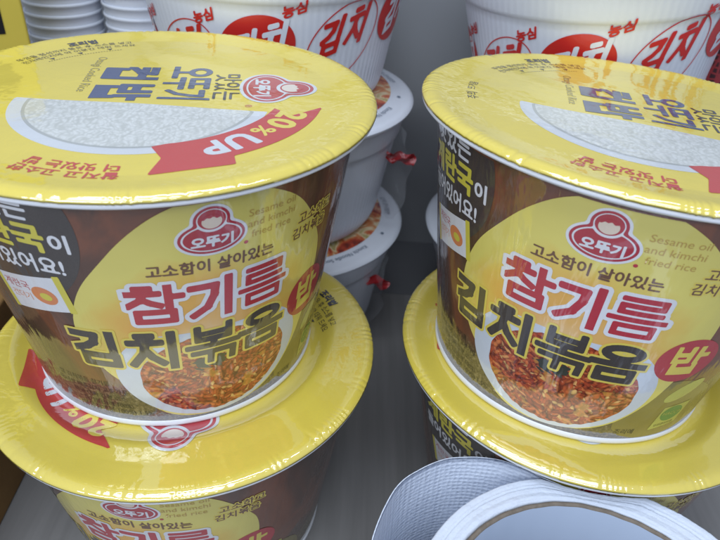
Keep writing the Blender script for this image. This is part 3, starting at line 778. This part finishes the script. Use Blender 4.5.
# ------------------------------------------------------------------ paper roll in front
def paper_roll():
    root = bpy.data.objects.new('paper_roll', None); C.objects.link(root); root.empty_display_size = .03
    cx, cy, Ro = 7.43, 8.885, 5.60; kx, ky, Rc = 7.19, 9.06, 4.34; ht = 9.0
    root.location = (cx * K, cy * K, 0)
    root['label'] = 'white tissue paper roll with wide grey cardboard core and a loose end sheet'; root['category'] = 'paper roll'
    seg = 360; th = np.arange(seg) * 2 * PI / seg
    ox, oy = cx + Ro * np.cos(th), cy + Ro * np.sin(th)
    # pressed flat where it leans on the bowl behind
    dx, dy = ox - XR, oy - YR; dd = np.hypot(dx, dy); k = np.maximum(dd, 6.78) / dd
    ox, oy = XR + dx * k, YR + dy * k
    ix, iy = kx + (Rc + .13) * np.cos(th), ky + (Rc + .13) * np.sin(th)
    wob = .03 * np.sin(th * 3 + 1) + .008 * np.sin(th * 17) + .004 * np.sin(th * 41 + 2)
    rows = []
    def row(f, z, wz=0.0): rows.append(np.stack([ix + (ox - ix) * f - cx, iy + (oy - iy) * f - cy, np.full(seg, z) + wob * wz], 1))
    row(0, .03); row(1, .03); row(1, 3); row(1.0, 6); row(1.0, ht - .5); row(.995, ht - .25, .6); row(.965, ht - .07, 1)
    for i, f in enumerate(np.linspace(.93, .04, 26)):
        row(f, ht + (.004 * math.sin(i * 1.9) + .012 * math.sin(i * .7)) - (.05 if i in (9, 10) else 0), 1)
    row(0, ht - .10, .5)
    V = np.concatenate(rows); n = len(rows); F = []; I = []
    jit = nrng.normal(0, .006, len(V)); V[:, 2] += np.where(V[:, 2] > ht - .4, jit, 0)
    for i in range(n):
        a, b = i * seg, ((i + 1) % n) * seg
        for j in range(seg):
            q = (j + 1) % seg; F.append((a + j, a + q, b + q, b + j)); I.append(0 if i < 5 else 1)
    link_mesh('tissue_layers', V, F, [M['tissue'], M['tissue_edge']], I, root)
    V, F = lathe([(Rc + .10, .02), (Rc + .10, ht - .06), (Rc + .06, ht + .0), (Rc - .02, ht + .01), (Rc - .06, ht - .07), (Rc - .06, .02)], 240, True,
                 lambda r, z, t: (r, z + np.where(z > 5, .012 * np.sin(t * 9) + .012 * np.sin(t * 31), 0)))
    V[:, 0] += kx - cx; V[:, 1] += ky - cy
    I = [0] * (240 * 4) + [1] * 240 + [0] * 240
    link_mesh('core', V, F, [M['board'], M['core_in']], I, root)
    # loose outer sheet swinging away from the roll
    path = [(1.35, 7.0), (.95, 8.6), (.82, 10.1), (.92, 11.54), (1.09, 12.23), (1.31, 12.96), (1.8, 13.95), (2.49, 14.56), (3.37, 15.01), (4.24, 15.11), (5.2, 15.0), (6.0, 14.72), (6.75, 14.30), (7.45, 14.02)]
    p = np.array(path)
    for _ in range(2):
        q = np.empty((2 * len(p) - 2 + 2, 2)); q[0] = p[0]; q[-1] = p[-1]
        q[1:-1:2] = .75 * p[:-1] + .25 * p[1:]; q[2:-1:2] = .25 * p[:-1] + .75 * p[1:]; p = q
    # resample
    L = np.r_[0, np.cumsum(np.hypot(*np.diff(p, axis=0).T))]; t = np.linspace(0, L[-1], 120)
    p = np.stack([np.interp(t, L, p[:, 0]), np.interp(t, L, p[:, 1])], 1)
    tn = np.gradient(p, axis=0); tn /= np.hypot(*tn.T)[:, None]; nm = np.stack([-tn[:, 1], tn[:, 0]], 1)
    m = 40; grid = []
    for side in (0, 1):
        for j in range(m + 1):
            z = .03 + (ht - .03) * j / m
            wv = .05 * np.sin(t * .9 + z * .4) + .010 * np.sin(t * 3.1 + z * 1.3)
            lean = .10 * (ht - z) * np.clip((t[-1] - t) / 6, 0, 1)
            pt = p + nm * (wv * np.clip((t[-1] - t) / 3, 0, 1) - lean * .35 - side * .035)[:, None]
            zz = np.full(len(t), z) + (.02 * np.sin(t * 1.3) + .004 * np.sin(t * 7)) * (j / m)
            grid.append(np.stack([pt[:, 0] - cx, pt[:, 1] - cy, zz], 1))
    V = np.concatenate(grid); nT = len(t); F = []
    for s_ in (0, 1):
        o_ = s_ * (m + 1) * nT
        for j in range(m):
            for i in range(nT - 1):
                a = o_ + j * nT + i; f = (a, a + 1, a + 1 + nT, a + nT); F.append(f if s_ else f[::-1])
    o2 = (m + 1) * nT
    for i in range(nT - 1):
        a = m * nT + i; F.append((a, a + 1, o2 + a + 1, o2 + a))
    for j in range(m):
        for i in (0, nT - 1):
            a = j * nT + i; F.append((a, a + nT, o2 + a + nT, o2 + a))
    link_mesh('loose_sheet', V, F, M['tissue'], None, root)
paper_roll()

# ------------------------------------------------------------------ cartons, cups, net bag
def carton(name, label, x0, y0, z0, x1, y1, z1, m, rot=0):
    root = bpy.data.objects.new(name, None); C.objects.link(root); root.empty_display_size = .03
    cx, cy = (x0 + x1) / 2, (y0 + y1) / 2; root.location = (cx * K, cy * K, z0 * K); root.rotation_euler = (0, 0, rot)
    root['label'] = label; root['category'] = 'carton'
    V, F = box_verts(x0 - cx, y0 - cy, 0, x1 - cx, y1 - cy, z1 - z0)
    bevel(link_mesh('board_box', V, F, m, None, root, smooth=False), .12)
    return root
yc = carton('carton', 'tall yellow printed carton with a black panel, left of the nested cups', -26.2, 28.2, .01, -16.2, 32.2, 24, M['carton_yellow'], RAD(30))
V, F = box_verts(-4.4, -2.03, 17.8, 4.05, -2.004, 23.2); link_mesh('black_panel', V, F, M['carton_black'], None, yc, False)
bc = carton('carton', 'low dark brown carton on the shelf at the left edge', -29, 13.0, .01, -15.35, 24.6, 8.6, M['carton_brown'], RAD(2))
V, F = box_verts(-6.7, -.6, 8.594, 6.7, .6, 8.612); link_mesh('top_flap_seam', V, F, M['board'], None, bc, False)

def cups(cx, cy, label, group, first=[None]):
    n = 20
    for i in range(n):
        if first[0] is None:
            prof = [(1.35, .02), (1.42, 0), (1.5, .06), (1.98, 8.5), (2.0, 8.78), (2.06, 8.82), (2.08, 8.88), (2.06, 8.96), (2.02, 8.98), (1.94, 8.9), (1.90, 8.5), (1.40, .12)]
            V, F = lathe(prof, 64); cap(V, F, 0, 64, True); cap(V, F, len(prof) - 1, 64)
            o = link_mesh('paper_cup', V, F, M['cup']); first[0] = o
        else:
            o = first[0].copy(); C.objects.link(o)
        o.location = ((cx + rng.uniform(-.03, .03)) * K, (cy + rng.uniform(-.03, .03)) * K, (.045 + i * .58) * K)
        o['label'] = label; o['category'] = 'cup'; o['group'] = group
cups(-17.25, 38.2, 'white cup in the nested stack right beside the yellow carton', 'nested white cups beside the yellow carton')
cups(-12.95, 38.5, 'white cup in the nested stack close behind the rear left noodle bowls', 'nested white cups beside the noodle bowls')

def net_bag():
    V = []; F = []; n, m = 72, 40
    for j in range(m + 1):
        v = j / m; z = .05 + 17.9 * v
        for i in range(n):
            a = 2 * PI * i / n
            r = 3.0 * (1 - .25 * v ** 6) * (.80 + .20 * math.sin(PI * min(1, v * 3 + .1)) if v < .3 else 1)
            r *= 1 + .07 * math.sin(3 * a + 5 * v) + .05 * math.sin(5 * a - 11 * v) + .04 * math.sin(14 * v + 2 * a)
            V.append((r * math.cos(a), r * .8 * math.sin(a), z))
    for j in range(m):
        for i in range(n):
            k = (i + 1) % n; F.append((j*n+i, j*n+k, (j+1)*n+k, (j+1)*n+i))
    F.append(tuple(range(n))[::-1]); F.append(tuple(m * n + i for i in range(n)))
    o = link_mesh('net_bag', V, F, M['net']); o.location = (20.9 * K, 37.0 * K, .04 * K)
    o['label'] = 'dark red netted bag at the right edge behind the white noodle bowls'; o['category'] = 'net bag'
net_bag()
